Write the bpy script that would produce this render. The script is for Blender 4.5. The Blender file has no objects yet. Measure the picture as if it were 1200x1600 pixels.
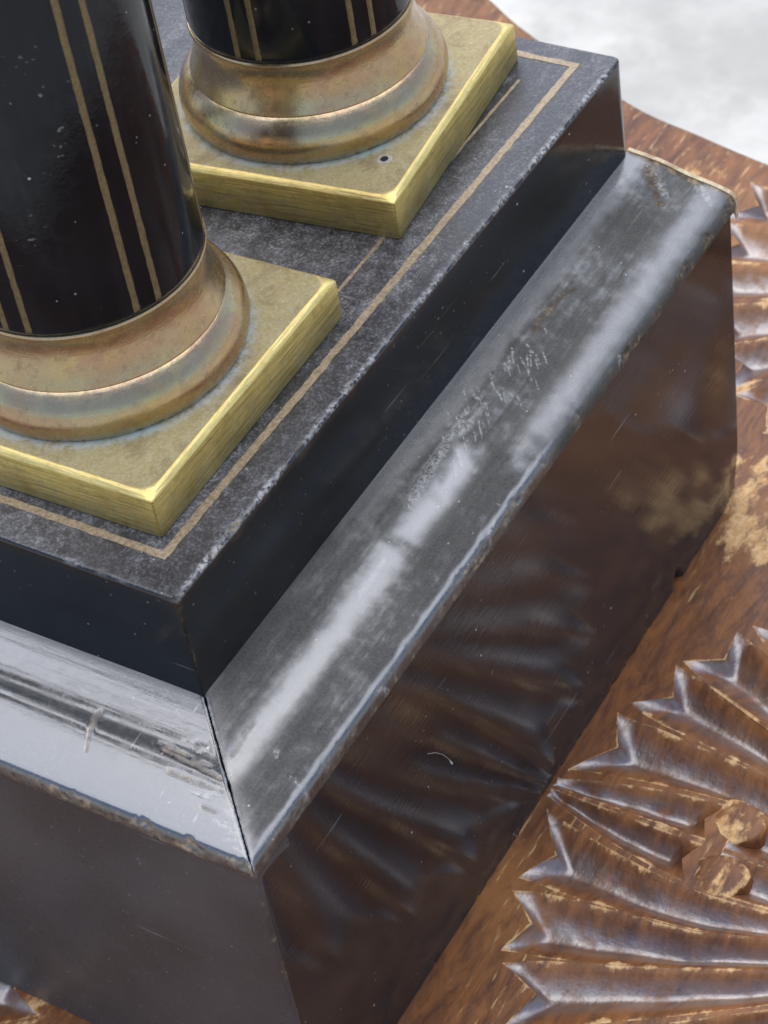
import bpy, bmesh, math, random
import numpy as np
from mathutils import Vector, Matrix, noise
from mathutils.geometry import delaunay_2d_cdt

random.seed(7); rng = np.random.default_rng(7)
sc = bpy.context.scene
col = sc.collection
MM = 0.001

# ------------------------------------------------------------------ camera
# recovered from the photograph's straight edges; model units are millimetres here
CAM = np.array([-127.73, -130.18, 300.11])
ROT = np.array([[0.500767, -0.855565, -0.131307], [-0.651792, -0.272899, -0.707597], [0.569561, 0.439926, -0.694309]])
FPX = 3559.45
U_, _, V_ = np.linalg.svd(ROT); ROT = U_ @ V_
def un(u, z, ax=2):                      # photo pixel -> point on the plane axis=z
    d = ROT.T @ np.array([(u[0]-600)/FPX, (u[1]-800)/FPX, 1.0])
    return CAM + (z-CAM[ax])/d[ax]*d
cd = bpy.data.cameras.new('camera'); cam = bpy.data.objects.new('camera', cd); col.objects.link(cam)
m = Matrix.Identity(4)
for i in range(3):
    m[i][0] = ROT[0][i]; m[i][1] = -ROT[1][i]; m[i][2] = -ROT[2][i]; m[i][3] = CAM[i]*MM
cam.matrix_world = m
cd.sensor_fit = 'HORIZONTAL'; cd.sensor_width = 36; cd.lens = FPX/1200*36
cd.clip_start = 0.01; cd.clip_end = 500
cd.dof.use_dof = True; cd.dof.focus_distance = 0.322; cd.dof.aperture_fstop = 96
sc.camera = cam
sc.render.resolution_x = 768; sc.render.resolution_y = 1024

# ------------------------------------------------------------------ sky, sun, exposure
SUN = Vector((0.20, 0.18, 0.95)).normalized()
w = bpy.data.worlds.new('World'); sc.world = w; w.use_nodes = True
nt = w.node_tree
sky = nt.nodes.new('ShaderNodeTexSky'); sky.sky_type = 'NISHITA'; sky.sun_disc = False
sky.sun_elevation = math.asin(SUN.z); sky.sun_rotation = math.atan2(SUN.x, SUN.y)
sky.air_density = 1.0; sky.dust_density = 2.0
nt.links.new(sky.outputs[0], nt.nodes['Background'].inputs[0])
nt.nodes['Background'].inputs[1].default_value = 0.11
sl = bpy.data.lights.new('sun', 'SUN'); sun = bpy.data.objects.new('sun', sl); col.objects.link(sun)
sl.energy = 1.5; sl.angle = math.radians(90); sl.color = (0.93, 0.965, 1.0)
sun.rotation_euler = SUN.to_track_quat('Z', 'Y').to_euler(); sun.location = (0.5, 0.3, 1.0)
vs = sc.view_settings
vs.view_transform = 'Standard'; vs.look = 'None'; vs.gamma = 1; vs.use_curve_mapping = False
vs.exposure = 1.15

# ------------------------------------------------------------------ material helpers
class NT:
    def __init__(s, name):
        s.m = bpy.data.materials.new(name); s.m.use_nodes = True
        s.t = s.m.node_tree; s.b = s.t.nodes['Principled BSDF']
        s.co = s.t.nodes.new('ShaderNodeTexCoord').outputs['Object']
    def n(s, typ, **kw):
        nd = s.t.nodes.new(typ)
        for k, v in kw.items(): setattr(nd, k, v)
        return nd
    def lk(s, a, b):
        if hasattr(a, 'is_linked') or hasattr(a, 'links'): s.t.links.new(a, b)
        else: b.default_value = a
    def mapping(s, scale=(1,1,1), rot=(0,0,0), loc=(0,0,0)):
        nd = s.n('ShaderNodeMapping'); s.lk(s.co, nd.inputs[0])
        nd.inputs['Scale'].default_value = scale; nd.inputs['Rotation'].default_value = rot; nd.inputs['Location'].default_value = loc
        return nd.outputs[0]
    def noise(s, scale, detail=4, rough=.55, vec=None, dist=0, out='Fac'):
        nd = s.n('ShaderNodeTexNoise'); nd.inputs['Scale'].default_value = scale
        nd.inputs['Detail'].default_value = detail; nd.inputs['Roughness'].default_value = rough; nd.inputs['Distortion'].default_value = dist
        s.lk(vec if vec is not None else s.co, nd.inputs['Vector']); return nd.outputs[out]
    def vor(s, scale, vec=None, rnd=1, out='Distance', feature='F1'):
        nd = s.n('ShaderNodeTexVoronoi', feature=feature); nd.inputs['Scale'].default_value = scale; nd.inputs['Randomness'].default_value = rnd
        s.lk(vec if vec is not None else s.co, nd.inputs['Vector']); return nd.outputs[out]
    def ramp(s, fac, a, b, lo=0., hi=1.):
        nd = s.n('ShaderNodeMapRange'); nd.clamp = True; nd.interpolation_type = 'SMOOTHSTEP'
        s.lk(fac, nd.inputs[0])
        for i, v in enumerate((a, b, lo, hi)): nd.inputs[i+1].default_value = v
        return nd.outputs[0]
    def math(s, op, a, b=0., clamp=False):
        nd = s.n('ShaderNodeMath', operation=op); nd.use_clamp = clamp
        s.lk(a, nd.inputs[0]); s.lk(b, nd.inputs[1]); return nd.outputs[0]
    def mix(s, f, a, b):
        nd = s.n('ShaderNodeMix', data_type='RGBA'); s.lk(f, nd.inputs[0])
        for v, i in ((a, 6), (b, 7)):
            if isinstance(v, tuple): nd.inputs[i].default_value = (*v, 1)
            else: s.lk(v, nd.inputs[i])
        return nd.outputs[2]
    def mixf(s, f, a, b):
        nd = s.n('ShaderNodeMix', data_type='FLOAT'); s.lk(f, nd.inputs[0]); s.lk(a, nd.inputs[2]); s.lk(b, nd.inputs[3]); return nd.outputs[0]
    def attr(s, name):
        nd = s.n('ShaderNodeAttribute', attribute_name=name); return nd.outputs['Fac']
    def up(s):
        g = s.n('ShaderNodeNewGeometry'); x = s.n('ShaderNodeSeparateXYZ'); s.lk(g.outputs['True Normal'], x.inputs[0]); return x.outputs[2]
    def bump(s, h, strength, dist, prev=None):
        nd = s.n('ShaderNodeBump'); nd.inputs['Strength'].default_value = strength; nd.inputs['Distance'].default_value = dist
        s.lk(h, nd.inputs['Height'])
        if prev is not None: s.lk(prev, nd.inputs['Normal'])
        return nd.outputs[0]
    def set(s, **kw):
        for k, v in kw.items():
            i = s.b.inputs[k.replace('_', ' ')]
            if isinstance(v, tuple): i.default_value = (*v, 1) if len(v) == 3 else v
            else: s.lk(v, i)
        return s.m

def lacquer(name, dust=.5, scratch_rot=(0,0,0), rough=.16, ior=1.9, tint=(.013,.010,.009), stretch=(30, 900, 900), hair=.05, rv=.14, lint=.74, smear=0):
    M = NT(name)
    fine = M.noise(2600, 3, .6)
    big = M.noise(55, 5, .6)
    mid = M.noise(420, 5, .65)
    # settled dust only where the surface faces up
    upf = M.ramp(M.up(), .35, .9)
    speck = M.ramp(fine, .42, .72)
    cloud = M.ramp(M.math('ADD', M.math('MULTIPLY', big, .6), M.math('MULTIPLY', mid, .4)), .36, .66)
    if smear:
        sm = M.noise(1, 5, .65, vec=M.mapping((30, 95, 30), (0, 0, .35)), dist=1.0)
        cloud = M.ramp(M.math('ADD', M.math('MULTIPLY', sm, .65), M.math('MULTIPLY', mid, .35)), .38, .64)
        speck = M.math('ADD', M.math('MULTIPLY', speck, .75), M.math('MULTIPLY', M.math('MULTIPLY', cloud, mid), .45), True)
    d = M.math('MULTIPLY', M.math('MULTIPLY', speck, M.math('ADD', M.math('MULTIPLY', cloud, .75), .25)), upf)
    d = M.math('MULTIPLY', d, dust)
    d = M.math('ADD', d, M.math('MULTIPLY', M.ramp(big, .35, .75), .012), True)
    c = M.mix(M.ramp(M.noise(30, 3), .3, .7), tint, tuple(v*1.7 for v in tint))
    c = M.mix(d, c, (.42, .40, .39))
    lines = M.noise(1, 4, .7, vec=M.mapping(stretch, scratch_rot))
    fm = M.math('MULTIPLY', M.attr('film_refl'), M.ramp(M.math('ADD', M.math('MULTIPLY', big, .45), M.math('ADD', M.math('MULTIPLY', mid, .3), M.math('MULTIPLY', lines, .25))), .32, .58, .35, 1.))  # dull mask: grime plus the side moulding's painted dark reflections
    c = M.mix(fm, c, M.mix(M.ramp(M.math('ADD', M.math('MULTIPLY', fine, .45), M.math('MULTIPLY', mid, .55)), .35, .68), (.030,.028,.023), (.082,.077,.066)))
    # scuffs (pale), bare wood chips and pale seam wear come as masks on the mesh
    sf = M.math('MULTIPLY', M.attr('scuff'), M.ramp(M.noise(1500, 4, .7), .38, .60))
    c = M.mix(sf, c, (.46, .43, .40))
    br = M.math('MULTIPLY', M.attr('bare'), M.ramp(M.noise(900, 4, .7), .32, .5))
    wood = M.mix(M.ramp(M.noise(450, 5, .7), .46, .72), (.070, .044, .022), (.40, .27, .14))
    c = M.mix(br, c, wood)
    # lint specks
    vd = M.vor(210); vc = M.n('ShaderNodeSeparateColor'); M.lk(M.vor(210, out='Color'), vc.inputs[0])
    sp = M.math('MULTIPLY', M.ramp(vd, .05, .035), M.ramp(vc.outputs[0], lint, lint+.02))
    c = M.mix(M.math('MULTIPLY', sp, .75), c, (.55, .51, .45))
    vd = M.vor(460); vc = M.n('ShaderNodeSeparateColor'); M.lk(M.vor(460, out='Color'), vc.inputs[0])
    sp = M.math('MULTIPLY', M.ramp(vd, .09, .05), M.ramp(vc.outputs[1], lint+.02, lint+.05))
    c = M.mix(M.math('MULTIPLY', sp, .5), c, (.50,.46,.40))
    sc1 = M.noise(1, 2, .5, vec=M.mapping((45, 1100, 1100), (.2, .75, .55)))
    sc2 = M.noise(1, 2, .5, vec=M.mapping((1100, 50, 1100), (.9, .25, .35)))
    scr = M.math('MULTIPLY', M.math('MAXIMUM', M.ramp(sc1, .70, .76), M.ramp(sc2, .70, .76)), M.ramp(M.noise(35, 3), .45, .6))
    c = M.mix(M.math('MULTIPLY', scr, .45), c, (.36,.33,.30))
    mp = M.mapping(stretch, scratch_rot)
    hairn = M.noise(1, 3, .6, vec=mp)
    r = M.math('ADD', rough, M.math('MULTIPLY', M.ramp(mid, .35, .75), rv))
    r = M.math('ADD', r, M.math('MULTIPLY', M.math('ADD', d, M.math('ADD', M.math('MULTIPLY', fm, .9), M.math('ADD', sf, br))), .5), True)
    nb = M.bump(hairn, hair, .0004)
    nb = M.bump(M.noise(1500, 3, .6), .05, .0002, nb)
    return M.set(Base_Color=c, Roughness=r, IOR=M.mixf(fm, ior, 1.36), Normal=nb)

lac_top = lacquer('lacquer_dusty_top', dust=.60, rough=.32, ior=1.5, tint=(.020,.018,.019), smear=1)
lac_mould = lacquer('lacquer_moulding', dust=.16, rough=.14, ior=2.3, tint=(.020,.017,.015), stretch=(60, 900, 900))
lac_mould_f = lacquer('lacquer_front_moulding', dust=.15, rough=.13, rv=.08, ior=2.25, tint=(.020,.019,.019), stretch=(900, 60, 900))
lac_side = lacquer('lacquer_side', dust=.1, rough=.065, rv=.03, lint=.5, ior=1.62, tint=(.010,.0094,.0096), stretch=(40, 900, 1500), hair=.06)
lac_front = lacquer('lacquer_front', dust=.1, rough=.26, lint=.6, ior=1.6, tint=(.046,.043,.043), stretch=(900, 40, 1500), hair=.02)  # lighter than the side: its skylight and dust are put into the tint
lac_block = lacquer('lacquer_block', dust=.1, rough=.10, rv=.06, ior=1.48, lint=.6, tint=(.0105,.0092,.0082), stretch=(40, 40, 1500), hair=.06)
lac_shaft = lacquer('lacquer_shaft', dust=.1, rough=.05, ior=1.31, tint=(.006,.0065,.008), stretch=(120,120,12), hair=.004)

def plain(name, c0, c1, scale=600, rough=.6, metal=0, bump=.1, coat=0):
    M = NT(name)
    f = M.ramp(M.noise(scale, 5, .65), .32, .68)
    return M.set(Base_Color=M.mix(f, c0, c1), Roughness=M.math('ADD', rough, M.math('MULTIPLY', f, .12)), Metallic=metal, Coat_Weight=coat,
                 Normal=M.bump(M.noise(scale*2, 4), bump, .0003))

inlay_m = plain('inlay_brass_dull', (.24,.175,.105), (.42,.32,.20), 1800, .45, .35, .2)
line_m = plain('gilt_line', (.15,.11,.052), (.24,.175,.08), 2200, .38, .55, .2)
raw_m = plain('raw_wood', (.30,.20,.11), (.60,.48,.30), 500, .7, 0, .5)
dark_m = plain('dark_core', (.006,.005,.004), (.015,.012,.01), 500, .8)
lint_m = plain('lint', (.30,.26,.21), (.45,.40,.34), 500, .8)

def brass(name, kind):
    M = NT(name)
    n1 = M.noise(90, 6, .65); n2 = M.noise(600, 5, .7); n3 = M.noise(2500, 3, .6)
    if kind == 'plinth':
        brush = M.noise(1, 4, .65, vec=M.mapping((90, 90, 1900), (.05, .05, 0)))
        c = M.mix(M.ramp(n1, .35, .65), (.44,.315,.085), (.64,.48,.15))
        c = M.mix(M.math('MULTIPLY', M.ramp(brush, .44, .70), .55), c, (.20,.135,.045))
        c = M.mix(M.math('MULTIPLY', M.ramp(n2, .5, .7), .45), c, (.22,.15,.06))
        topf = M.math('MULTIPLY', M.ramp(M.up(), .97, .995), M.ramp(n2, .2, .55, .65, 1.))
        c = M.mix(topf, c, M.mix(M.math('ADD', M.math('MULTIPLY', n2, .4), M.math('MULTIPLY', M.ramp(M.noise(2200, 4, .7), .35, .65), .6)), (.27,.20,.075), (.43,.35,.18)))
        c = M.mix(M.math('MULTIPLY', M.math('MULTIPLY', topf, M.ramp(M.noise(130, 6, .75, dist=.8), .48, .62)), .65), c, (.20,.14,.06))
        met = M.math('SUBTRACT', .7, M.math('MULTIPLY', topf, .7))
        rg = M.math('ADD', .46, M.math('MULTIPLY', topf, .2))
        ed = M.attr('edge')
        ed = M.math('MULTIPLY', ed, M.ramp(n2, .3, .6, .45, 1.)); c = M.mix(ed, c, (.80,.60,.22)); rg = M.mixf(ed, rg, .40)
        st = M.mapping((110, 110, 2600))
    else:
        # bronze lacquer worn in clouds down to yellow brass
        c = M.mix(M.ramp(n1, .38, .62), (.45,.35,.21), (.42,.275,.165))
        c = M.mix(M.math('MULTIPLY', M.ramp(M.noise(42, 6, .7, dist=1.2), .46, .64), .6), c, (.56,.43,.16))
        c = M.mix(M.math('MULTIPLY', M.ramp(n2, .52, .75), .45), c, (.17,.12,.08))
        rg = M.math('ADD', .20, M.math('MULTIPLY', M.ramp(n2, .4, .7), .16)); met = .88
        st = M.mapping((130, 130, 3000))
    pt = M.math('MULTIPLY', M.attr('patina'), M.ramp(n2, .34, .60))
    c = M.mix(pt, c, M.mix(M.ramp(n1, .5, .65), (.50,.49,.42), (.44,.50,.43)))
    rg = M.math('ADD', rg, M.math('MULTIPLY', pt, .4), True)
    met = M.math('SUBTRACT', met, M.math('MULTIPLY', pt, .85), True)
    sp = M.ramp(n3, .62, .70)
    c = M.mix(M.math('MULTIPLY', sp, .35), c, (.62,.60,.52))
    nb = M.bump(M.noise(1, 3, .6, vec=st), .35 if kind == 'plinth' else .05, .0004)
    nb = M.bump(n2, .14, .0003, nb)
    return M.set(Base_Color=c, Roughness=rg, Metallic=met, Normal=nb)
brass_m = brass('brass_plinth', 'plinth'); bronze_m = brass('bronze_torus', 'torus')

def wood(name, ground):
    M = NT(name)
    grain = M.noise(1, 6, .65, vec=M.mapping((70, 260, 70), (0, 0, .5)), dist=1.5)
    blot = M.noise(38, 5, .6); fine = M.noise(800, 5, .7); mot = M.noise(1, 5, .7, vec=M.mapping((110, 420, 150), (0, 0, .5)))
    c = M.mix(M.ramp(grain, .3, .7), (.085,.028,.009), (.22,.080,.021))
    c = M.mix(M.math('MULTIPLY', M.ramp(blot, .45, .70), .75), c, (.30,.125,.036))
    c = M.mix(M.math('MULTIPLY', M.ramp(mot, .48, .70), .62), c, (.05,.017,.006))
    wear = M.attr('wear')
    wn = M.noise(1, 5, .7, vec=M.mapping((110, 210, 150), (0, 0, .9)))
    wf = M.ramp(M.math('ADD', M.math('MULTIPLY', wear, .42), M.math('MULTIPLY', wn, 1.0)), .76, .90)
    c = M.mix(M.math('MULTIPLY', wf, .9), c, M.mix(M.ramp(fine, .3, .7), (.48,.25,.085), (.68,.45,.22)))
    if ground:
        streak = M.noise(1, 4, .6, vec=M.mapping((120, 900, 100), (0, 0, -.6)))
        wv = M.math('MULTIPLY', M.ramp(streak, .58, .68), M.ramp(M.noise(22, 3), .45, .62))
        c = M.mix(M.math('MULTIPLY', wv, .75), c, (.55,.34,.15))
    r = M.math('ADD', .36 if ground else .13, M.math('MULTIPLY', M.ramp(fine, .3, .7), .16))
    r = M.math('ADD', r, M.math('MULTIPLY', wf, .3), True)
    nb = M.bump(M.noise(160, 4, .6), .22 if ground else .12, .0012)
    nb = M.bump(mot, .16 if ground else .24, .0005, nb)
    nb = M.bump(fine, .14 if ground else .22, .0004, nb)
    nb = M.bump(M.noise(1, 4, .7, vec=M.mapping((700, 160, 400), (0, 0, .3))), .12, .0006, nb)
    if ground: return M.set(Base_Color=c, Roughness=r, IOR=1.38, Normal=nb)
    # old varnish keeps hollows glossy, rubbed off the ridges; hollows also coloured darker
    gv = M.math('MULTIPLY', M.attr('gloss'), M.ramp(M.math('ADD', M.math('MULTIPLY', M.noise(420, 5, .7), .5), M.math('MULTIPLY', M.noise(120, 4, .6), .5)), .36, .56, .25, 1.))
    r = M.mixf(gv, .48, M.math('ADD', .22, M.math('MULTIPLY', fine, .25)))
    return M.set(Base_Color=M.mix(M.math('MULTIPLY', gv, .6), c, (.05,.022,.012)), Roughness=r, IOR=M.mixf(gv, 1.40, 2.5), Normal=nb)
wood_g = wood('walnut_ground', True); wood_p = wood('walnut_carved', False)

def paving():
    M = NT('pale_paving')
    a = M.noise(6, 5, .65); b = M.noise(17, 5, .65)
    c = M.mix(M.ramp(a, .35, .65), (.37,.345,.30), (.54,.505,.44))
    c = M.mix(M.math('MULTIPLY', M.ramp(b, .5, .7), .5), c, (.31,.285,.245))
    return M.set(Base_Color=c, Roughness=.9, Normal=M.bump(b, .4, .01))
pave_m = paving()

# ------------------------------------------------------------------ object helpers
def empty(name, loc=(0,0,0)):
    o = bpy.data.objects.new(name, None); col.objects.link(o); o.location = Vector(loc)*MM; o.empty_display_size = .02; return o
def tag(o, label, cat, group=None):
    o['label'] = label; o['category'] = cat
    if group: o['group'] = group
    return o
def link(name, me, mat, parent=None, loc=(0,0,0)):
    o = bpy.data.objects.new(name, me); col.objects.link(o); o.location = Vector(loc)*MM
    if parent: o.parent = parent
    if mat and not me.materials: me.materials.append(mat)
    return o
def mesh(name, verts, faces, mat=None, attrs=None, smooth=True, sharp=None):
    me = bpy.data.meshes.new(name)
    me.from_pydata([tuple(v) for v in np.asarray(verts)*MM], [], faces); me.update()
    if mat: me.materials.append(mat)
    for k, a in (attrs or {}).items():
        at = me.attributes.new(k, 'FLOAT', 'POINT'); at.data.foreach_set('value', np.asarray(a, dtype=np.float32))
    if smooth: me.shade_smooth()
    if sharp is not None: me.set_sharp_from_angle(angle=math.radians(sharp))
    return me
def gridfaces(nu, nv, wrap_u=False, flip=False):
    f = []
    for i in range(nu if wrap_u else nu-1):
        a = i*nv; b = ((i+1) % nu)*nv
        for j in range(nv-1):
            q = (a+j, b+j, b+j+1, a+j+1); f.append(q[::-1] if flip else q)
    return f
def fbm(P, scale, seed=0.):
    return np.array([noise.noise(Vector((p[0]*scale+seed, p[1]*scale+seed*1.7, p[2]*scale-seed)), noise_basis='PERLIN_ORIGINAL') for p in P])
def segdist(P, a, b):
    a = np.array(a); b = np.array(b); d = b-a; t = np.clip(((P-a)@d)/(d@d), 0, 1); return np.hypot(*(P-(a+t[:, None]*d)).T)/(.35+.65*np.clip(1.15-t, 0, 1)*np.clip(.5+4*t, 0, 1))
def box_mesh(name, lo, hi, mat, bev=.2, rot=0):
    bm = bmesh.new(); bmesh.ops.create_cube(bm, size=1)
    for v in bm.verts: v.co = Vector([(lo[i]+hi[i])/2+v.co[i]*(hi[i]-lo[i]) for i in range(3)])*MM
    if bev: bmesh.ops.bevel(bm, geom=bm.edges[:], offset=bev*MM, segments=2, affect='EDGES', profile=.5)
    me = bpy.data.meshes.new(name); bm.to_mesh(me); bm.free(); me.materials.append(mat); me.shade_smooth(); me.set_sharp_from_angle(angle=math.radians(40)); return me

# ------------------------------------------------------------------ setting: paved ground
ZG = -480.
gm = mesh('ground', [(-60000,-60000,ZG),(60000,-60000,ZG),(60000,60000,ZG),(-60000,60000,ZG)], [(0,1,2,3)], pave_m, smooth=False)
g = link('ground', gm, pave_m); g['kind'] = 'structure'

# ------------------------------------------------------------------ carved table
table = tag(empty('carved_table', (60, 40, ZG)), 'brown carved wooden table with fluted rosettes under the black base', 'table')
TO = np.array([60, 40, ZG])
ctrl = [(243,36),(247.7,54.6),(254,76),(273,113),(285,133),(300,170),(285,225),(205,262),(100,275),(0,265),(-95,240),(-145,185),(-155,100),(-145,0),(-115,-95),
        (-50,-165),(40,-195),(140,-195),(230,-160),(272,-100),(262,-45),(241,-8),(239,14)]
def catmull(P, n):
    P = np.array(P, float); out = []
    for i in range(len(P)):
        a, b, c, d = P[i-1], P[i], P[(i+1) % len(P)], P[(i+2) % len(P)]
        for t in np.linspace(0, 1, n, endpoint=False):
            out.append(.5*((2*b)+(-a+c)*t+(2*a-5*b+4*c-d)*t*t+(-a+3*b-3*c+d)*t**3))
    return np.array(out)
OUT = catmull(ctrl, 10)
def inside(P, poly):
    P = np.atleast_2d(P); x, y = P[:, 0], P[:, 1]; r = np.zeros(len(P), bool); n = len(poly)
    for i in range(n):
        x0, y0 = poly[i]; x1, y1 = poly[(i+1) % n]
        if y0 == y1: continue
        r ^= ((y0 > y) != (y1 > y)) & (x < (x1-x0)*(y-y0)/(y1-y0)+x0)
    return r

petal_polys = []; petal_data = []
def pol(c, rho, ang):                    # angle in degrees from +y towards +x
    a = np.radians(ang); return np.stack([c[0]+rho*np.sin(a), c[1]+rho*np.cos(a)], -1)
def petal(c, aL, aR, r0, r1, notch=5.2, depth=2.6, in_open=False, nr=40, ntt=17, skew=0., outer_pow=1.0, inner_notch=0., wall=2.4, endk=9):
    """scooped flute between the angle functions aL(rho), aR(rho), from radius r1 (outer, fish-tail end) in to r0"""
    t = np.linspace(-1, 1, ntt); V = []; wr = []; gl = []; jit = rng.normal(0, 1, 4)
    ph = rng.uniform(0, 20)
    for i in range(nr):
        s = (i/(nr-1))**1.6
        ro = r1-notch*(1-np.abs(t))**outer_pow; ri = r0+inner_notch*(1-np.abs(t))
        rho = ro+(ri-ro)*s
        l, r = aL(rho), aR(rho)
        tt = t
        ang = l+(r-l)*(tt*.5+.5)
        ce = skew+.10*math.sin(3*s+ph)
        u = np.clip(np.abs(np.where(t < ce, (t-ce)/(1+ce), (t-ce)/(1-ce))), 0, 1)
        wid = np.abs(r-l)*np.pi/180*rho
        z = -depth*np.clip(wid/6.5, .25, 1.15)*(.45*(1-u)**1.2+.55*(1-u*u*(3-2*u)))
        z = z*np.minimum(1, s*abs(r1-r0)/wall)**.8
        z = z+.10*np.sin(s*26+ph+t*2)*(1-np.abs(t))          # gouge marks
        z = z*np.minimum(1, (1-s)*endk)
        xy = pol(c, rho, ang)
        z = z+.22*np.array([noise.noise(Vector((q_[0]*.22, q_[1]*.22, 3.1))) for q_ in xy])*np.clip((1-np.abs(t))*4, 0, 1)*min(1, s*8)
        V.append(np.c_[xy, z-.02]); wr.append(np.clip((u-.5)/.5, 0, 1)**1.3*.8); gl.append(np.maximum(np.clip(1-(u-.28)/.42, 0, 1), np.clip(1-(s*abs(r1-r0)-wall*.8)/1.5, 0, 1)*(u < .93)))
    V = np.array(V)
    lip = V[0].copy(); lip[:, 2] = -.03
    V = np.concatenate([lip[None], V]); wr = np.array(wr); wr[0] = .85; wr[1] = np.maximum(wr[1], .3); wr = np.concatenate([np.full((1, ntt), .85), wr])
    petal_polys.append(np.concatenate([V[0, :, :2], V[1:, -1, :2], V[-1, ::-1, :2][1:], V[1:, 0, :2][::-1][:-1]]))
    gl = np.array(gl); petal_data.append((V.reshape(-1, 3), gridfaces(len(V), ntt, flip=True), wr.ravel(), np.concatenate([np.zeros((1, ntt)), gl]).ravel()))

C1 = np.array([73., -84.])
K = np.interp
phi1 = lambda r: K(r, [30, 53, 67, 80], [14.5, 14.6, 11.2, 9.1])
phi2 = lambda r: K(r, [30, 58, 80], [21.5, 20.4, 18.8])
phi3 = lambda r: K(r, [30, 58, 80], [30, 29.6, 28.6])
def ridge(k):                            # ridge on the far side of flute k
    if k == 0: return lambda r: K(r, [24, 45, 57, 70, 84], [12, 10.5, 9., 5.8, 1.7])
    if k == 1: return lambda r: (phi1(r)+phi2(r))/2
    if k == 2: return lambda r: (phi2(r)+phi3(r))/2
    if k == 3: return lambda r: (phi3(r)+38.4)/2
    return lambda r: 38.4+(k-4)*9.65+4.83+0*r
GAP = lambda r: K(r, [24, 60, 76, 84], [.06, .10, .25, .95])
for sgn in (1, -1):
    for k in range(1, 17):
        la, ra = ridge(k-1), ridge(k)
        g0 = rng.normal(0, .35); R1 = 83.6+rng.normal(0, .5)-(0 if k < 2 else .5*(k > 3)); dp = 2.7*rng.uniform(.88, 1.12)
        L = lambda r, la=la, g0=g0, k=k: (la(r)+(GAP(r) if k > 1 else K(r, [30, 70, 84], [.1, .35, 1.3]))+g0)*sgn
        Rr = lambda r, ra=ra, g0=g0: (ra(r)-GAP(r)+g0)*sgn
        if sgn > 0: petal(C1, L, Rr, 25+(k % 2)*3, R1, depth=dp, notch=rng.uniform(4.2, 5.8), skew=rng.normal(0, .08))
        else: petal(C1, Rr, L, 25+(k % 2)*3, R1, depth=dp, notch=rng.uniform(4.2, 5.8), skew=rng.normal(0, .08))
    # the paired leaf on the axis, stopping at a small boss, and the tier behind it
    r0f = ridge(0)
    L = lambda r: (K(r, [24, 58, 84.6], [.3, .45, .15]))*sgn
    Rr = lambda r: (r0f(r)-K(r, [24, 70, 84.6], [.4, .5, .2]))*sgn
    a, b = (L, Rr) if sgn > 0 else (Rr, L)
    petal(C1, a, b, 57.0, 84.6, notch=0.4, depth=2.6, endk=14, skew=-.15*sgn, inner_notch=2.0)
    petal(C1, a, b, 25, 53.5, notch=0, depth=2.4)
def rosette(c, R1, n, ph, a0, a1):
    for k in range(n):
        a = ph+k*360/n; hw = 180/n
        if ((a-a0) % 360) > ((a1-a0) % 360): continue
        tips = pol(c, np.array([R1+6, R1+6, 20.]), np.array([a-hw, a+hw, a]))
        if not inside(tips, OUT).all(): continue
        j = rng.normal(0, .25)
        petal(c, lambda r: a-hw+GAP(r)+j+0*r, lambda r: a+hw-GAP(r)+j+0*r, 24+(k % 2)*3, R1+rng.normal(0, .5), depth=2.7*rng.uniform(.85, 1.15), notch=rng.uniform(4, 5.6), skew=rng.normal(0, .08))
rosette(np.array([226., -34.]), 71, 32, 3, 0, 359.99)
rosette(np.array([-46., 121.]), 81, 36, 2, 0, 359.99)

def worn_spot(q): return float(.88*max(math.exp(-((q[0]-141)**2+(q[1]+8)**2)/17**2), math.exp(-((q[0]-150)**2+(q[1]-2)**2)/14**2), math.exp(-((q[0]+6)**2+(q[1]-60)**2)/16**2), .6*math.exp(-((q[0]-235)**2+(q[1]-50)**2)/25**2)))
# flat ground of the table top, cut round every flute
V2 = []; E2 = []; W2 = []
def addloop(P, wv):
    b = len(V2); V2.extend([Vector(p) for p in P]); W2.extend([wv]*len(P)); n = len(P)
    E2.extend([(b+i, b+(i+1) % n) for i in range(n)])
addloop(OUT, 0.55)
nb_ = len(V2)
for P in petal_polys: addloop(P, .55); W2[-len(P):-len(P)+17] = [.85]*17
allp = np.concatenate(petal_polys)
cand = []
for P in petal_polys:
    c = P.mean(0); d = P-c; d /= np.linalg.norm(d, axis=1)[:, None]
    nrm = np.roll(P, -1, 0)-np.roll(P, 1, 0); nrm = np.c_[nrm[:, 1], -nrm[:, 0]]; nrm /= np.linalg.norm(nrm, axis=1)[:, None]+1e-9
    sg = np.sign((nrm*d).sum(1)); cand.append(P+nrm*sg[:, None]*.75)
cand = np.concatenate(cand)
ok = inside(cand, OUT)
for P in petal_polys: ok &= ~inside(cand, P)
dmin = np.array([np.min(np.hypot(*(allp-q).T)) for q in cand]); ok &= dmin > .45
gx, gy = np.meshgrid(np.arange(-150, 300, 6.), np.arange(-190, 270, 6.)); gp = np.c_[gx.ravel(), gy.ravel()]+rng.normal(0, 1, (gx.size, 2))
okg = inside(gp, OUT)
for P in petal_polys: okg &= ~inside(gp, P)
dg = np.array([np.min(np.hypot(*(allp-q).T)) for q in gp]); okg &= dg > 2
for q in np.concatenate([cand[ok], gp[okg]]): V2.append(Vector(q)); W2.append(worn_spot(q))
ov, oe, of, orv, _, _ = delaunay_2d_cdt(V2, E2, [], 0, 1e-4)
ov = np.array([tuple(v) for v in ov]); tri = np.array([tuple(f) for f in of])
cen = ov[tri].mean(1); keep = inside(cen, OUT)
for P in petal_polys:
    lo, hi = P.min(0)-.1, P.max(0)+.1
    bb = ((cen > lo) & (cen < hi)).all(1); idx = np.where(bb & keep)[0]
    if len(idx): keep[idx[inside(cen[idx], P)]] = False
tri = tri[keep]
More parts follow.
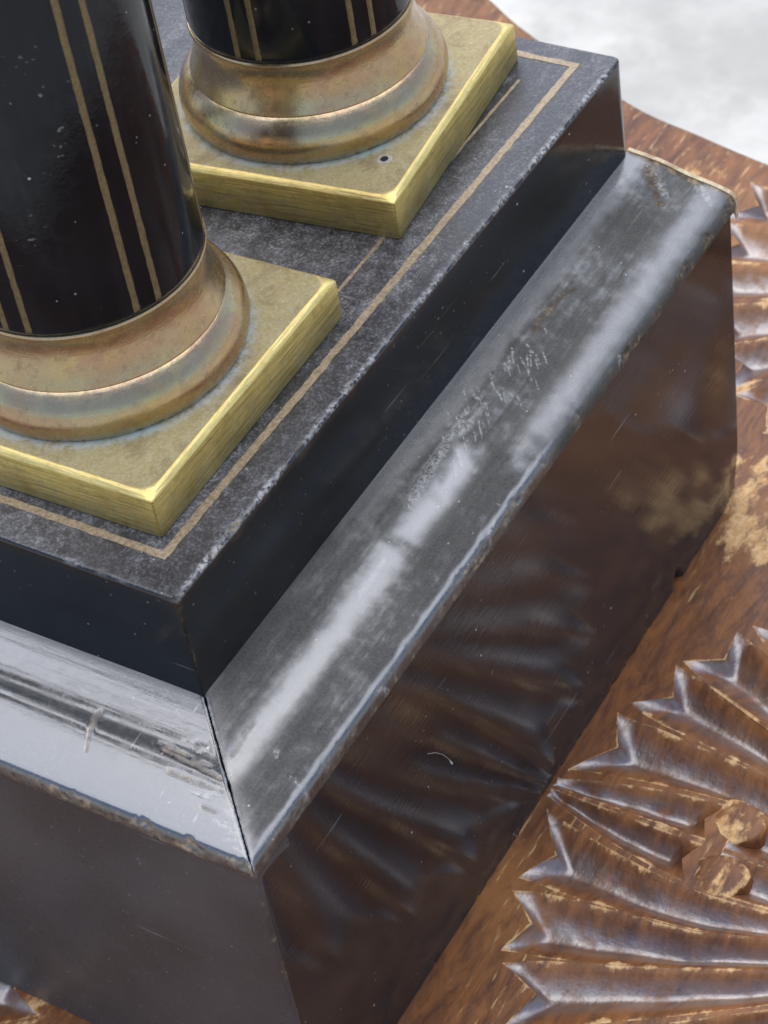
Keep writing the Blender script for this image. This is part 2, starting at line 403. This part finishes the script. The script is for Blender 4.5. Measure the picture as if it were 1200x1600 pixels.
wv = np.array([max([W2[i] for i in o] or [0.]) for o in orv])
# orientation
a_, b_, c_ = ov[tri[:, 0]], ov[tri[:, 1]], ov[tri[:, 2]]
fl = np.cross(b_-a_, c_-a_) < 0; tri[fl] = tri[fl][:, ::-1]
top = np.c_[ov, np.zeros(len(ov))]
# rolled edge and underside share the outline
nO = len(OUT); ring = []; base = len(top)
cO = OUT.mean(0)
tan = np.roll(OUT, -1, 0)-np.roll(OUT, 1, 0); nO_ = np.c_[tan[:, 1], -tan[:, 0]]; nO_ /= np.linalg.norm(nO_, axis=1)[:, None]
nO_ *= np.sign((nO_*(OUT-cO)).sum(1))[:, None]
prof = [(0, 0), (1.2, -.5), (2, -2), (2, -12), (1, -14.5), (-1, -16)]
sv = np.concatenate([np.c_[OUT+nO_*d, np.full(nO, z)] for d, z in prof])
sf = []
for r in range(len(prof)-1):
    for i in range(nO):
        j = (i+1) % nO; sf.append((base+r*nO+i, base+r*nO+j, base+(r+1)*nO+j, base+(r+1)*nO+i))
# the outline is counter-clockwise
area = .5*np.sum(OUT[:, 0]*np.roll(OUT[:, 1], -1)-np.roll(OUT[:, 0], -1)*OUT[:, 1])
if area > 0: sf = [q[::-1] for q in sf]
sf.append(tuple(base+(len(prof)-1)*nO+i for i in (range(nO-1, -1, -1) if area > 0 else range(nO))))
verts = np.concatenate([top, sv])-TO
tm = mesh('tabletop', verts, [tuple(t) for t in tri.tolist()]+sf, wood_g, {'wear': np.concatenate([wv, np.full(len(sv), .4)])}, sharp=50)
link('tabletop', tm, wood_g, table)
for V, F, wr, gl in petal_data:
    pm = mesh('carved_petal', V-TO, F, wood_p, {'wear': wr, 'gloss': gl}, sharp=60)
    link('carved_petal', pm, wood_p, table)
def boss(c, r, rot):
    V = []; n = 18; wr = []
    rad = [r*(1+.07*math.sin(3*2*math.pi*i/n+rot)+.04*math.sin(5*2*math.pi*i/n)) for i in range(n)]
    lv = [(1.06, -2.6, .2), (1.0, -.75, .5), (.95, -.30, .85), (.85, -.02, .75), (.65, .12, .65), (.35, .18, .65)]
    for q, z, wq in lv:
        for i in range(n):
            a = rot+2*math.pi*i/n; V.append((c[0]+math.cos(a)*rad[i]*q, c[1]+math.sin(a)*rad[i]*q, z+rng.normal(0, .03))); wr.append(wq)
    F = [(k*n+i, k*n+(i+1) % n, (k+1)*n+(i+1) % n, (k+1)*n+i) for k in range(len(lv)-1) for i in range(n)]+[tuple((len(lv)-1)*n+i for i in range(n))]
    link('boss', mesh('boss', np.array(V)-TO, F, wood_g, {'wear': wr}), wood_g, table)
boss((79.2, -30.3), 4.6, .3); boss((68.3, -31.9), 4.7, .9)
hub_n = 24
for cc in (C1, np.array([226., -34.]), np.array([-46., 121.])):
    V = []; wr = []
    for q, z in ((15, -.02), (14, 2.2), (11, 3.6), (6, 4.3)):
        for i in range(hub_n):
            a = 2*math.pi*i/hub_n; V.append((cc[0]+q*math.cos(a), cc[1]+q*math.sin(a), z)); wr.append(.3)
    F = [(k*hub_n+i, k*hub_n+(i+1) % hub_n, (k+1)*hub_n+(i+1) % hub_n, (k+1)*hub_n+i) for k in range(3) for i in range(hub_n)]+[tuple(3*hub_n+i for i in range(hub_n))]
    link('rosette_centre', mesh('rosette_centre', np.array(V)-TO, F, wood_p, {'wear': wr}), wood_p, table)
def leg(x, y):
    n = 16; lv = [(16, -16), (16, -60), (12, -70), (18, -95), (13, -200), (11, -330), (15, -350), (10, -375), (13, -430), (14, ZG+.5)]
    V = [(x+r*math.cos(2*math.pi*i/n), y+r*math.sin(2*math.pi*i/n), z) for r, z in lv for i in range(n)]
    F = [(k*n+(i+1) % n, k*n+i, (k+1)*n+i, (k+1)*n+(i+1) % n) for k in range(len(lv)-1) for i in range(n)]+[tuple(range(n)), tuple((len(lv)-1)*n+i for i in range(n-1, -1, -1))]
    link('leg', mesh('leg', np.array(V)-TO, F, wood_g, {'wear': np.full(len(V), .2)}), wood_g, table)
for x, y in ((200, 190), (-70, 170), (-60, -80), (190, -110)): leg(x, y)

# ------------------------------------------------------------------ ebonised stepped base
LX, LY = 150., 236.
H2, H3, INS = 71.2, 90.93, 19.1
stand = tag(empty('column_stand', (75, 118, 0)), 'black lacquered stepped wooden base with brass-footed columns, standing on the carved table', 'stand')
SO = np.array([75, 118, 0.])
def part(name, V, F, mat, attrs=None, parent=None, sharp=None, smooth=True):
    return link(name, mesh(name, np.asarray(V)-SO, F, mat, attrs, smooth, sharp), mat, parent or stand)

# moulding profile: (inset from the outer edge, height), from the wall outwards
LIP = [(.95, 67.75), (.7, 67.62), (.45, 67.35), (.25, 66.9), (.12, 66.3), (.05, 65.6), (.15, 64.9), (.7, 64.6), (1.6, 64.5)]
pr_f = [(INS+.6, 72.1), (INS, 72.0), (18.2, 71.82), (16.5, 71.4), (15, 70.98), (13.5, 70.58), (12.4, 70.32), (11.6, 70.2), (10.8, 70.16), (10, 70.15), (9.2, 70.10), (8.4, 69.95), (7.4, 69.72), (6.4, 69.46),
      (5.4, 69.18), (4.4, 68.89), (3.4, 68.58), (2.4, 68.26)]+LIP
pr_s = [(INS+.6, 72.1), (INS, 72.0), (17.5, 71.80), (16, 71.58), (14.5, 71.33), (13.4, 71.10), (12.4, 70.84), (11.2, 70.48), (10, 70.10), (9, 69.80), (8, 69.54), (7, 69.33), (6, 69.15), (5, 68.95), (4, 68.72), (3, 68.46), (2, 68.16)]+LIP
def resamp(pr, n=92):
    pr = np.array(pr)
    seg = np.r_[0, np.cumsum(np.hypot(*np.diff(pr, axis=0).T))]; q = np.linspace(0, seg[-1], n)
    pr = np.c_[np.interp(q, seg, pr[:, 0]), np.interp(q, seg, pr[:, 1])]
    pr[1:-1] = .25*pr[:-2]+.5*pr[1:-1]+.25*pr[2:]
    return pr
pr_f = resamp(pr_f); pr_s = resamp(pr_s); pr = pr_s
scuffs_side = []; bare_side = []; scuffs_front = []; bare_front = []
P2 = lambda x, y, z=70.3: un((x, y), z)[:2]
r2 = random.Random(3)
for i in range(46):                      # short cross scratches half-way along the side moulding
    t = r2.random(); x = 690+t*150+r2.gauss(0, 14); y = 700-t*165+r2.gauss(0, 16); l = r2.uniform(8, 26)
    a = math.radians(r2.gauss(62, 12)); scuffs_side.append((P2(x, y), P2(x+l*math.cos(a)*.7, y+l*math.sin(a)), r2.uniform(.10, .2), r2.uniform(.5, 1)))
for x0, y0, x1, y1, w_ in [(835,520,862,480,.9),(850,505,880,465,.7),(870,470,900,455,.35),(380,1150,400,1128,.5),(362,1182,385,1150,.35)]:
    bare_side.append((P2(x0, y0), P2(x1, y1), w_, .85))
for x0, y0, x1, y1, w_ in [(640,800,735,650,1.0),(560,935,600,880,.5),(720,690,760,640,.7),(760,820,772,800,.25),(905,632,905,648,.7),(968,540,975,556,.7),(584,1066,602,1050,.25),(602,1050,606,1064,.25),(452,1205,482,1228,.35),(430,1170,432,1180,.5),(796,785,803,800,.4),(1010,270,1040,310,1.6),(1090,285,1110,310,1.0)]:
    scuffs_side.append((P2(x0, y0, 69.6), P2(x1, y1, 69.6), w_, .6))
bare_side += [(P2(1012, 268), P2(1030, 318), 1.5, .9), (P2(990, 252), P2(1090, 280), .8, .9)]
for x0, y0, x1, y1, w_ in [(248,1160,330,1196,.45),(252,1168,335,1212,.35),(262,1200,345,1232,.35),(300,1190,345,1215,.6),(148,1118,133,1165,.55),(155,1112,145,1128,.6),(312,1250,340,1262,.3)]:
    bare_front.append((P2(x0, y0), P2(x1, y1), w_, 1.0))
for i in range(22):
    x = r2.uniform(285, 365); y = 1175+(x-285)*1.3+r2.gauss(0, 35); scuffs_front.append((P2(x, y), P2(x+r2.uniform(10, 30), y+r2.uniform(3, 12)), .2, r2.uniform(.4, .8)))
def moulding(name, axis, n, mat, scf, bar, dense):
    """axis 0: runs along x on the right side; axis 1: along y on the front"""
    s = np.r_[np.linspace(0, 1, n)] if not dense else np.r_[np.linspace(0, dense, n)[:-1], np.linspace(dense, 1, 60)]
    pr = pr_s if axis == 0 else pr_f
    D = np.repeat(pr[:, 0][None], len(s), 0); Z = np.repeat(pr[:, 1][None], len(s), 0)
    gap = .05
    hi = LX if axis == 0 else LY-D
    A = D+gap+(hi-D-gap)*s[:, None]
    P = np.stack([A, D, Z], -1) if axis == 0 else np.stack([D, A, Z], -1)
    P = P.reshape(-1, 3); d = D.ravel(); al = A.ravel()
    n1 = fbm(P, .045, 3+axis); n2 = fbm(P, .35, 9+axis); n3 = fbm(P, 1.4, 5+axis); st_ = np.array([.9, 3.2, 3.2]) if axis == 0 else np.array([3.2, .9, 3.2]); n4 = fbm(P*st_, .8, 7)
    out = np.array([0, -1, 0]) if axis == 0 else np.array([-1, 0, 0])
    near = np.abs(al-d-gap)                       # distance from the mitre
    lip = np.exp(-((d-.3)/.5)**2)
    chip = np.clip((n2+.6*n3)-.30, 0, .5)*lip
    P[:, 2] += .05*n1+.007*n2*(d > 2)-.6*chip
    P += (-out)[None]*(.7*chip)[:, None]
    openg = (.10+.22*np.clip(fbm(np.c_[d*3, d*0, d*0], .21, 2+axis*0), 0, 1))*np.exp(-near/.25)     # ragged open mitre joint
    P[:, axis] += openg
    P[:, 2] -= .25*np.exp(-near/.22)
    sca = np.zeros(len(P)); bar_ = np.zeros(len(P)); xy = P[:, :2]
    for a, b, w_, v in scf:
        q = segdist(xy, a, b)+.4*w_*n4; sca = np.maximum(sca, v*np.clip(1.3-q/w_, 0, 1))
    for a, b, w_, v in bar:
        q = segdist(xy, a, b)+.45*w_*n4; k = np.clip(1.3-q/w_, 0, 1)*v*np.clip(.9+1.2*n4, 0, 1); bar_ = np.maximum(bar_, k)
    P[:, 2] -= .09*np.clip(bar_+.4*n3*bar_, 0, 1)+.05*sca*(1+n3)
    lipwear = np.clip((.62-d)/.2, 0, 1)*(P[:, 2] < 67.75)*np.clip((.30 if axis == 0 else .85)+1.1*n2+.7*n3, 0, 1)
    bar_ = np.maximum(bar_, np.maximum(lipwear*.9, 1.2*chip))
    sca = np.maximum(sca, .75*np.exp(-near/.30)*(n3 > -.25))
    if axis == 0: bar_ = np.maximum(bar_, np.clip((al-149)/.8, 0, 1))
    F = gridfaces(len(s), len(pr), flip=(axis == 0))
    if axis == 0:
        last = (len(s)-1)*len(pr); F.append(tuple(last+i for i in range(len(pr)))[::-1])
    film_refl = np.zeros(len(P))
    if axis == 0:                                  # grime, with dark reflections and glossy sky streaks painted into its bands
        sheen_band = np.exp(-(np.abs(d-10.2-.9*n1-.25*n2)/2.3)**2.6)*np.clip((80+9*n2-al)/9, 0, 1)*(1-.6*np.exp(-((al-56-2*n2)/1.5)**2))
        sheen_band = np.maximum(sheen_band, .8*np.clip((d-14.6+.8*n2)/2.4, 0, 1)*np.clip((al-50)/24, 0, 1))
        sheen_band = np.maximum(sheen_band, .75*np.exp(-(np.abs(d-3.5-.4*n2)/2.4)**2.2)*np.clip((al-76+8*n2)/10, 0, 1))
        sheen_band = np.maximum(sheen_band, .8*np.clip((1.7-d+.3*n2)/.4, 0, 1)*np.clip((88-al)/6, 0, 1))
        sheen_band = np.maximum(sheen_band, .7*np.exp(-(near/2.2)**2))
        film_refl = np.clip(1-sheen_band, 0, 1)
    return part(name, P, F, mat, {'scuff': sca, 'bare': np.clip(bar_, 0, 1), 'film_refl': film_refl})
moulding('side_moulding', 0, 430, lac_mould, scuffs_side, bare_side, None)
moulding('front_moulding', 1, 330, lac_mould_f, scuffs_front, bare_front, .42)
# far side of the same moulding, mirrored
Pm = []
for s in np.linspace(0, 1, 12):
    for d, z in pr: Pm.append((d+.05+(LX-d-.05)*s, LY-d, z))
part('far_moulding', Pm, gridfaces(12, len(pr)), lac_mould, {'scuff': np.zeros(len(Pm)), 'bare': np.zeros(len(Pm))})
bs = [(d, z) for d, z in pr_s if z > 65.5 and d > .1]
Vb = [(x, d, z+.18+dz) for d, z in bs for x, dz in ((150.03, 0), (150.95, -.05), (150.95, -3.5), (150.03, -3.5))]
part('back_strip', Vb, [(i*4+k, i*4+(k+1) % 4, i*4+4+(k+1) % 4, i*4+4+k) for i in range(len(bs)-1) for k in range(4)]+[(0, 1, 2, 3), tuple(4*len(bs)-4+k for k in (3, 2, 1, 0))], raw_m, sharp=40)

# plain lower block: veneered panels with a seam at the corner
O = 1.1; ZB = 66.0
def panel(name, axis, a0, a1, mat, na, nz, flip):
    A = np.r_[a0+np.array([0, .08, .18, .3, .5, .8]), np.linspace(a0+1.2, a1, na-6)]; Zs = np.r_[0.02, .25, .6, np.linspace(1.2, ZB, nz)]
    rows = []
    for a in A:
        for z in Zs: rows.append((a, O, z) if axis == 0 else (O, a, z))
    P = np.array(rows); n1 = fbm(P, .03, 1+axis); n2 = fbm(P, .5, 4+axis); n3 = fbm(P, 1.1, 8)
    low = np.exp(-P[:, 2]/.7); e0 = np.exp(-np.abs(P[:, axis]-a0)/.13)
    chip = low*np.clip(n2+.4*n3-.22, 0, 1)*1.2
    if axis == 0:                                  # worn rear corner and a lost splinter near it
        q = np.hypot((P[:, 0]-150)/4, P[:, 2]/7); chip += .9*np.exp(-q**2)
        q = np.hypot((P[:, 0]-123.5)/1.3, P[:, 2]/3); chip += 2.2*np.exp(-q**4)
    P[:, 1-axis] += .10*n1+chip+.16*e0
    pale = np.clip(e0*1.5*np.clip((n3+.4*n2-.05)*5, 0, 1)+.7*(chip > .5)*(chip < 1.6), 0, 1)
    F = gridfaces(na, len(Zs), flip=flip); k = len(P)
    # returns: inner face closes the board
    back = P.copy(); back[:, 1-axis] = 9
    V = np.concatenate([P, back]); F += [tuple(k+i for i in f)[::-1] for f in F]
    nz_ = len(Zs)
    def strip(ids, rev):
        for i, j in zip(ids[:-1], ids[1:]): F.append((i, j, k+j, k+i) if rev else (j, i, k+i, k+j))
    strip([i*nz_ for i in range(na)], flip); strip([i*nz_+nz_-1 for i in range(na)], not flip)
    strip(list(range(nz_)), not flip); strip([(na-1)*nz_+j for j in range(nz_)], flip)
    z0 = np.zeros(k)
    return part(name, V, F, mat, {'bare': np.r_[pale*.8, z0], 'scuff': np.r_[z0, z0]}, sharp=50)
panel('side_panel', 0, O+.75, 149.9, lac_side, 300, 150, False)
panel('front_panel', 1, O+.02, LY-O, lac_front, 260, 110, True)
link('corner_strip', box_mesh('corner_strip', np.array((O+.02, O+.06, .05))-SO, np.array((O+.55, O+3, ZB))-SO, lac_front, .12), lac_front, stand)
link('core', box_mesh('core', np.array((9.1, 9.1, .1))-SO, np.array((149.8, LY-O, 64.0))-SO, dark_m, .1), dark_m, stand)

# upper block: rounded profile swept round the rectangle, plus dusty top
X0, X1, Y0, Y1 = INS, 150., INS+.15, LY-INS
def upper():
    pf = [(0, 71.2)]+[(0, z) for z in np.linspace(72.0, H3-.75, 12)]+[(.7*(1-math.cos(a)), H3-.7+.7*math.sin(a)) for a in np.linspace(.2, math.pi/2, 6)]+[(1.2, H3), (2.2, H3)]
    pf = np.array(pf)
    def edge(a, b, n): return [np.array(a)+(np.array(b)-np.array(a))*t for t in np.linspace(0, 1, n, endpoint=False)]
    def corner(cx, cy, r, a0, n=7): return [np.array((cx+r*math.cos(a), cy+r*math.sin(a))) for a in np.linspace(a0, a0+math.pi/2, n)]
    rN, rB = .35, 1.8
    base = []
    for (cx, cy, r, a0) in ((X0+rN, Y0+rN, rN, math.pi), (X1-rB, Y0+rB, rB, 1.5*math.pi), (X1-rB, Y1-rB, rB, 0), (X0+rN, Y1-rN, rN, .5*math.pi)):
        base.append(corner(cx, cy, r, a0))
    path = []
    nseg = [260, 30, 40, 160]
    for i in range(4):
        path += list(base[i]); a, b = base[i][-1], base[(i+1) % 4][0]
        path += edge(a, b, nseg[i])[1:]
    path = np.array(path); n = len(path)
    tg = np.roll(path, -1, 0)-np.roll(path, 1, 0); nn = np.c_[tg[:, 1], -tg[:, 0]]; nn /= np.linalg.norm(nn, axis=1)[:, None]
    V = []
    # inset by pulling towards an inset rectangle: clamp keeps corners clean
    for p_, n_ in zip(path, nn):
        for d, z in pf:
            V.append((min(max(p_[0], X0+d), X1-d), min(max(p_[1], Y0+d), Y1-d), z))
    V = np.array(V); m_ = len(pf)
    d = np.tile(pf[:, 0], n); z = V[:, 2].copy()
    n1 = fbm(V, .04, 2); n2 = fbm(V, .45, 6); n3 = fbm(V, 1.8, 3)
    ew = np.exp(-((z-(H3-.12))/.28)**2)*(d < .75)
    chip = .7*ew*np.clip(n2+.5*n3-.25, 0, 1)
    for cx, cy, r, a in ((33.5, 19.1, 1.3, 1.3), (50, 19.2, .8, .7), (28, 19.2, .9, .6), (64, 19.2, .7, .6), (19.3, 19.4, .9, .8)):
        chip += a*ew*np.exp(-((V[:, 0]-cx)**2+(V[:, 1]-cy)**2)/r**2)*(.8+.6*n3)
    nb = np.repeat(nn, m_, 0)
    side = (z < H3-.1)
    V[:, :2] += -nb*(.05*n1*side+.55*chip)[:, None]
    V[:, 2] -= .45*chip
    right = (np.abs(V[:, 1]-Y0) < 1.5)
    worn = np.clip(ew*(np.where(right, .55, -.1)+1.4*fbm(V, .11, 8)+.9*n2+.8*n3), 0, 1)
    cr = np.exp(-np.hypot(V[:, 0]-X0, V[:, 1]-Y0)/.22)*(n3 > .05)*side
    F = gridfaces(n, m_, wrap_u=True, flip=False)
    return V, F, n, m_, chip, worn, cr
V, F, n_, m_, chip, worn, cr = upper()
ub = part('upper_block', V, F, lac_block, {'bare': np.clip(.9*chip+.75*cr, 0, 1), 'scuff': np.clip(worn*.9, 0, 1)})
ub.data.materials.append(lac_top)
ub.data.polygons.foreach_set('material_index', [1 if all(V[i][2] > H3-.12 for i in f) else 0 for f in F])
tp = [V[i*m_+m_-1] for i in range(n_)]
# dusty top sheet as a grid with a slightly sunken panel line
xs = np.linspace(X0+2.2, X1-2.2, 60); ys = np.linspace(Y0+2.2, Y1-2.2, 80)
Vt = np.array([(x, y, H3) for x in xs for y in ys]); Vt[:, 2] += np.where((Vt[:, 0] > X0+3) & (Vt[:, 0] < X1-3) & (Vt[:, 1] > Y0+3) & (Vt[:, 1] < Y1-3), .03*fbm(Vt, .05), 0)
part('upper_top', Vt, gridfaces(60, 80), lac_top, {'bare': np.zeros(len(Vt)), 'scuff': np.zeros(len(Vt))}, parent=ub)
# stringing let into the top, standing a hair proud
def strip(a, b, w_, z=H3+.06, name='inlay_strip'):
    a = np.array(a, float); b = np.array(b, float); t = b-a; L = np.linalg.norm(t); t /= L; nrm = np.array([-t[1], t[0]]); k = max(2, int(L/1.2))
    P = []
    for i in range(k):
        c = a+t*L*i/(k-1); wl, wr = w_/2*(1+rng.normal(0, .10)), w_/2*(1+rng.normal(0, .10)); zz = z+.02*noise.noise(Vector((c[0]*.4, c[1]*.4, 0)))
        for o, q in ((-wl-.02, -.2), (-wl, 0), (wr, 0), (wr+.02, -.2)): P.append((*(c+nrm*o), zz+q))
    part(name, P, gridfaces(k, 4), inlay_m, parent=ub, smooth=False)
IL = 25.4
strip((IL, IL+.1), (145.2, IL+.1), 1.25); strip((145.2, IL-.5), (145.2, LY-IL), 1.25); strip((IL, LY-IL), (145.8, LY-IL), 1.25); strip((IL, IL-.5), (IL, LY-IL+.6), 1.25)
strip((32.2, 32.2), (138.6, 32.2), .55); strip((32.2, LY-32.2), (138.6, LY-32.2), .55)

# ------------------------------------------------------------------ columns: shaft, gilt lines, turned foot, brass plinth
PH = 7.5; HW = 24.4
def plinth_mesh():
    def sq(h, r, z, n=6, b=0):
        out = []
        for cx, cy, a0 in ((h-r, h-r, 0), (-h+r, h-r, 90), (-h+r, -h+r, 180), (h-r, -h+r, 270)):
            for i in range(n):
                a = math.radians(a0+90*i/(n-1)); out.append((cx+r*math.cos(a), cy+r*math.sin(a), z))
            nxt = {0: (-h+r, h), 90: (-h, -h+r), 180: (h-r, -h), 270: (h, h-r)}[a0]
            p0 = out[-1]
            for t in np.linspace(0, 1, 16)[1:-1]: out.append((p0[0]+(nxt[0]-p0[0])*t, p0[1]+(nxt[1]-p0[1])*t, z))
        return np.array(out)
    rings = [sq(HW-.15, .5, .05), sq(HW, .5, .3), sq(HW, .6, PH-.85), sq(HW-.10, .8, PH-.68), sq(HW-.78, 2.4, PH-.08), sq(HW-1.0, 3.0, PH)]
    ed = [0, 0, 0, .8, .9, 0]; pa = [.35, .2, 0, 0, 0, 0]
    ang = np.arctan2(rings[-1][:, 1], rings[-1][:, 0])
    for r, p in ((23.0, .0), (22.3, .25), (21.7, .7), (21.2, 1.), (20.6, 1.), (19, .6)):
        rings.append(np.c_[r*np.cos(ang), r*np.sin(ang), np.full(len(ang), PH-(.06 if r < 22 else .0))]); ed.append(0); pa.append(p)
    n = len(ang); V = np.concatenate(rings)
    F = [(k*n+i, k*n+(i+1) % n, (k+1)*n+(i+1) % n, (k+1)*n+i) for k in range(len(rings)-1) for i in range(n)]
    nz = fbm(V, .12, 4); V[:, 2] += .05*nz*(V[:, 2] > 5)
    e = np.repeat(ed, n); q = np.repeat(pa, n)
    return mesh('column_base', V, F, brass_m, {'edge': e, 'patina': q}, sharp=45)
def lathe(pf, n=96):
    V = [(r*math.cos(2*math.pi*i/n), r*math.sin(2*math.pi*i/n), z) for r, z in pf for i in range(n)]
    F = [(k*n+i, k*n+(i+1) % n, (k+1)*n+(i+1) % n, (k+1)*n+i) for k in range(len(pf)-1) for i in range(n)]
    return np.array(V), F
def torus_mesh():
    pf = [(20.4, PH-.1), (20.75, PH+.1), (21.05, PH+.7), (21.35, PH+1.6), (21.5, PH+2.6), (21.4, PH+3.6), (21.1, PH+4.6), (20.6, PH+5.5), (19.95, PH+6.3), (19.35, PH+6.9), (19.0, PH+7.2), (18.86, PH+7.28), (18.90, PH+7.42), (18.84, PH+7.6),
          (18.55, PH+8.3), (18.1, PH+9.4), (17.75, PH+10.6), (17.5, PH+11.8), (17.4, PH+13), (17.42, PH+14), (17.55, PH+14.8), (17.8, PH+15.3), (17.85, PH+15.7), (17.7, PH+15.95), (17.2, PH+16.0)]
    V, F = lathe(pf); n = 96
    pa = np.repeat([1, .8, .25]+[0]*(len(pf)-3), n)
    return mesh('torus_foot', V, F, bronze_m, {'patina': pa, 'edge': 0*pa}, sharp=40)
SH0, SH1 = PH+15.9, 300.
def shaft_mesh():
    V, F = lathe([(16.8, SH0), (17.35, SH0+.05), (17.55, SH0+.3)]+[(17.6-.9*max(0, (z-40)/260)**1.3, z) for z in np.linspace(SH0+1, SH1, 24)]+[(8, SH1)], 128)
    z0 = np.zeros(len(V)); ch = np.clip(1-(V[:, 2]-SH0)/.5, 0, 1)*np.clip(fbm(V, .6, 3)*2+.1, 0, 1)
    return mesh('shaft', V, F, lac_shaft, {'bare': ch*.6, 'scuff': z0}, sharp=50)
def line_mesh(seed):
    r = np.random.default_rng(seed); P = []; k = 120
    for i in range(k):
        z = SH0+.7+(SH1-SH0-3)*(i/(k-1))**1.6; R_ = 17.6-.9*max(0, (z-40)/260)**1.3
        wl, wr = .46+r.normal(0, .03), .46+r.normal(0, .03)
        for o, q in ((-wl-.04, -.15), (-wl, .05), (0, .02), (wr, .05), (wr+.04, -.15)): a = o/R_; P.append(((R_+q)*math.cos(a), (R_+q)*math.sin(a), z))
    return mesh('gilt_line', P, gridfaces(k, 5, flip=True), line_m)
def hole_mesh():
    n = 20; V = []; 
    for r, z in ((1.25, 0), (.95, .12), (.75, .02), (.6, -.0)):
        for i in range(n): a = 2*math.pi*i/n; V.append((r*math.cos(a)*(1+.06*math.sin(3*a)), r*math.sin(a), z))
    F = [(k*n+i, k*n+(i+1) % n, (k+1)*n+(i+1) % n, (k+1)*n+i) for k in range(3) for i in range(n)]
    return V, F
pl_me, to_me, sh_me = plinth_mesh(), torus_mesh(), shaft_mesh(); ln_me = [line_mesh(i) for i in range(3)]
cap_me = None
def column(x, y, rot, phase, hole=None):
    off = np.array([x, y, H3])-SO
    b = link('column_base', pl_me, brass_m, stand, off); b.rotation_euler.z = math.radians(rot)
    t = link('torus_foot', to_me, bronze_m, b); t.rotation_euler.z = math.radians(phase*1.7)
    s = link('shaft', sh_me, lac_shaft, stand, off)
    i = 0
    for k in range(6):
        for dlt in (-5.7, 5.7):
            l = link('gilt_line', ln_me[i % 3], line_m, s); l.rotation_euler.z = math.radians(phase+60*k+dlt); i += 1
    if hole is not None:
        V, F = hole_mesh()
        a = math.radians(-rot); dx, dy = hole[0]-x, hole[1]-y
        lx, ly = dx*math.cos(a)-dy*math.sin(a), dx*math.sin(a)+dy*math.cos(a)
        h = link('pin_rim', mesh('pin_rim', V, F, lint_m), lint_m, b, (lx, ly, PH+.02))
        n = 16; D = [(.66*math.cos(2*math.pi*i/n), .62*math.sin(2*math.pi*i/n), 0) for i in range(n)]
        link('pin_hole', mesh('pin_hole', D, [tuple(range(n))], dark_m, smooth=False), dark_m, b, (lx, ly, PH+.05))
column(51.8, 52.3, 1.0, -111)
column(116.7, 56.5, 6.4, -114, hole=(103.6, 36.1))
column(51.8, LY-52.3, 0, -111)
column(116.2, LY-54.0, -2, -114)

# ------------------------------------------------------------------ a curl of lint caught on the side panel
pts = [un(p, .85, 1) for p in ((668,1178),(680,1176),(692,1179),(701,1186),(706,1193))]
P = []; nn = 6
for i, p_ in enumerate(pts):
    r = .045 if i < 4 else .2
    tg = pts[min(i+1, 4)]-pts[max(i-1, 0)]; tg /= np.linalg.norm(tg); n1_ = np.array([0, -1., 0]); n2_ = np.cross(tg, n1_)
    for k in range(nn): a = 2*math.pi*k/nn; P.append(p_+r*math.cos(a)*n1_+r*math.sin(a)*n2_)
F = gridfaces(len(pts), nn)+[(i*nn+nn-1, (i+1)*nn+nn-1, (i+1)*nn, i*nn) for i in range(len(pts)-1)]+[tuple((len(pts)-1)*nn+k for k in range(nn))]
c0 = np.array(pts).mean(0)
lm = mesh('lint_fibre', np.array(P)-c0, F, lint_m)
tag(link('lint_fibre', lm, lint_m, None, c0), 'tiny pale curled fibre clinging to the dark side panel of the base', 'lint')
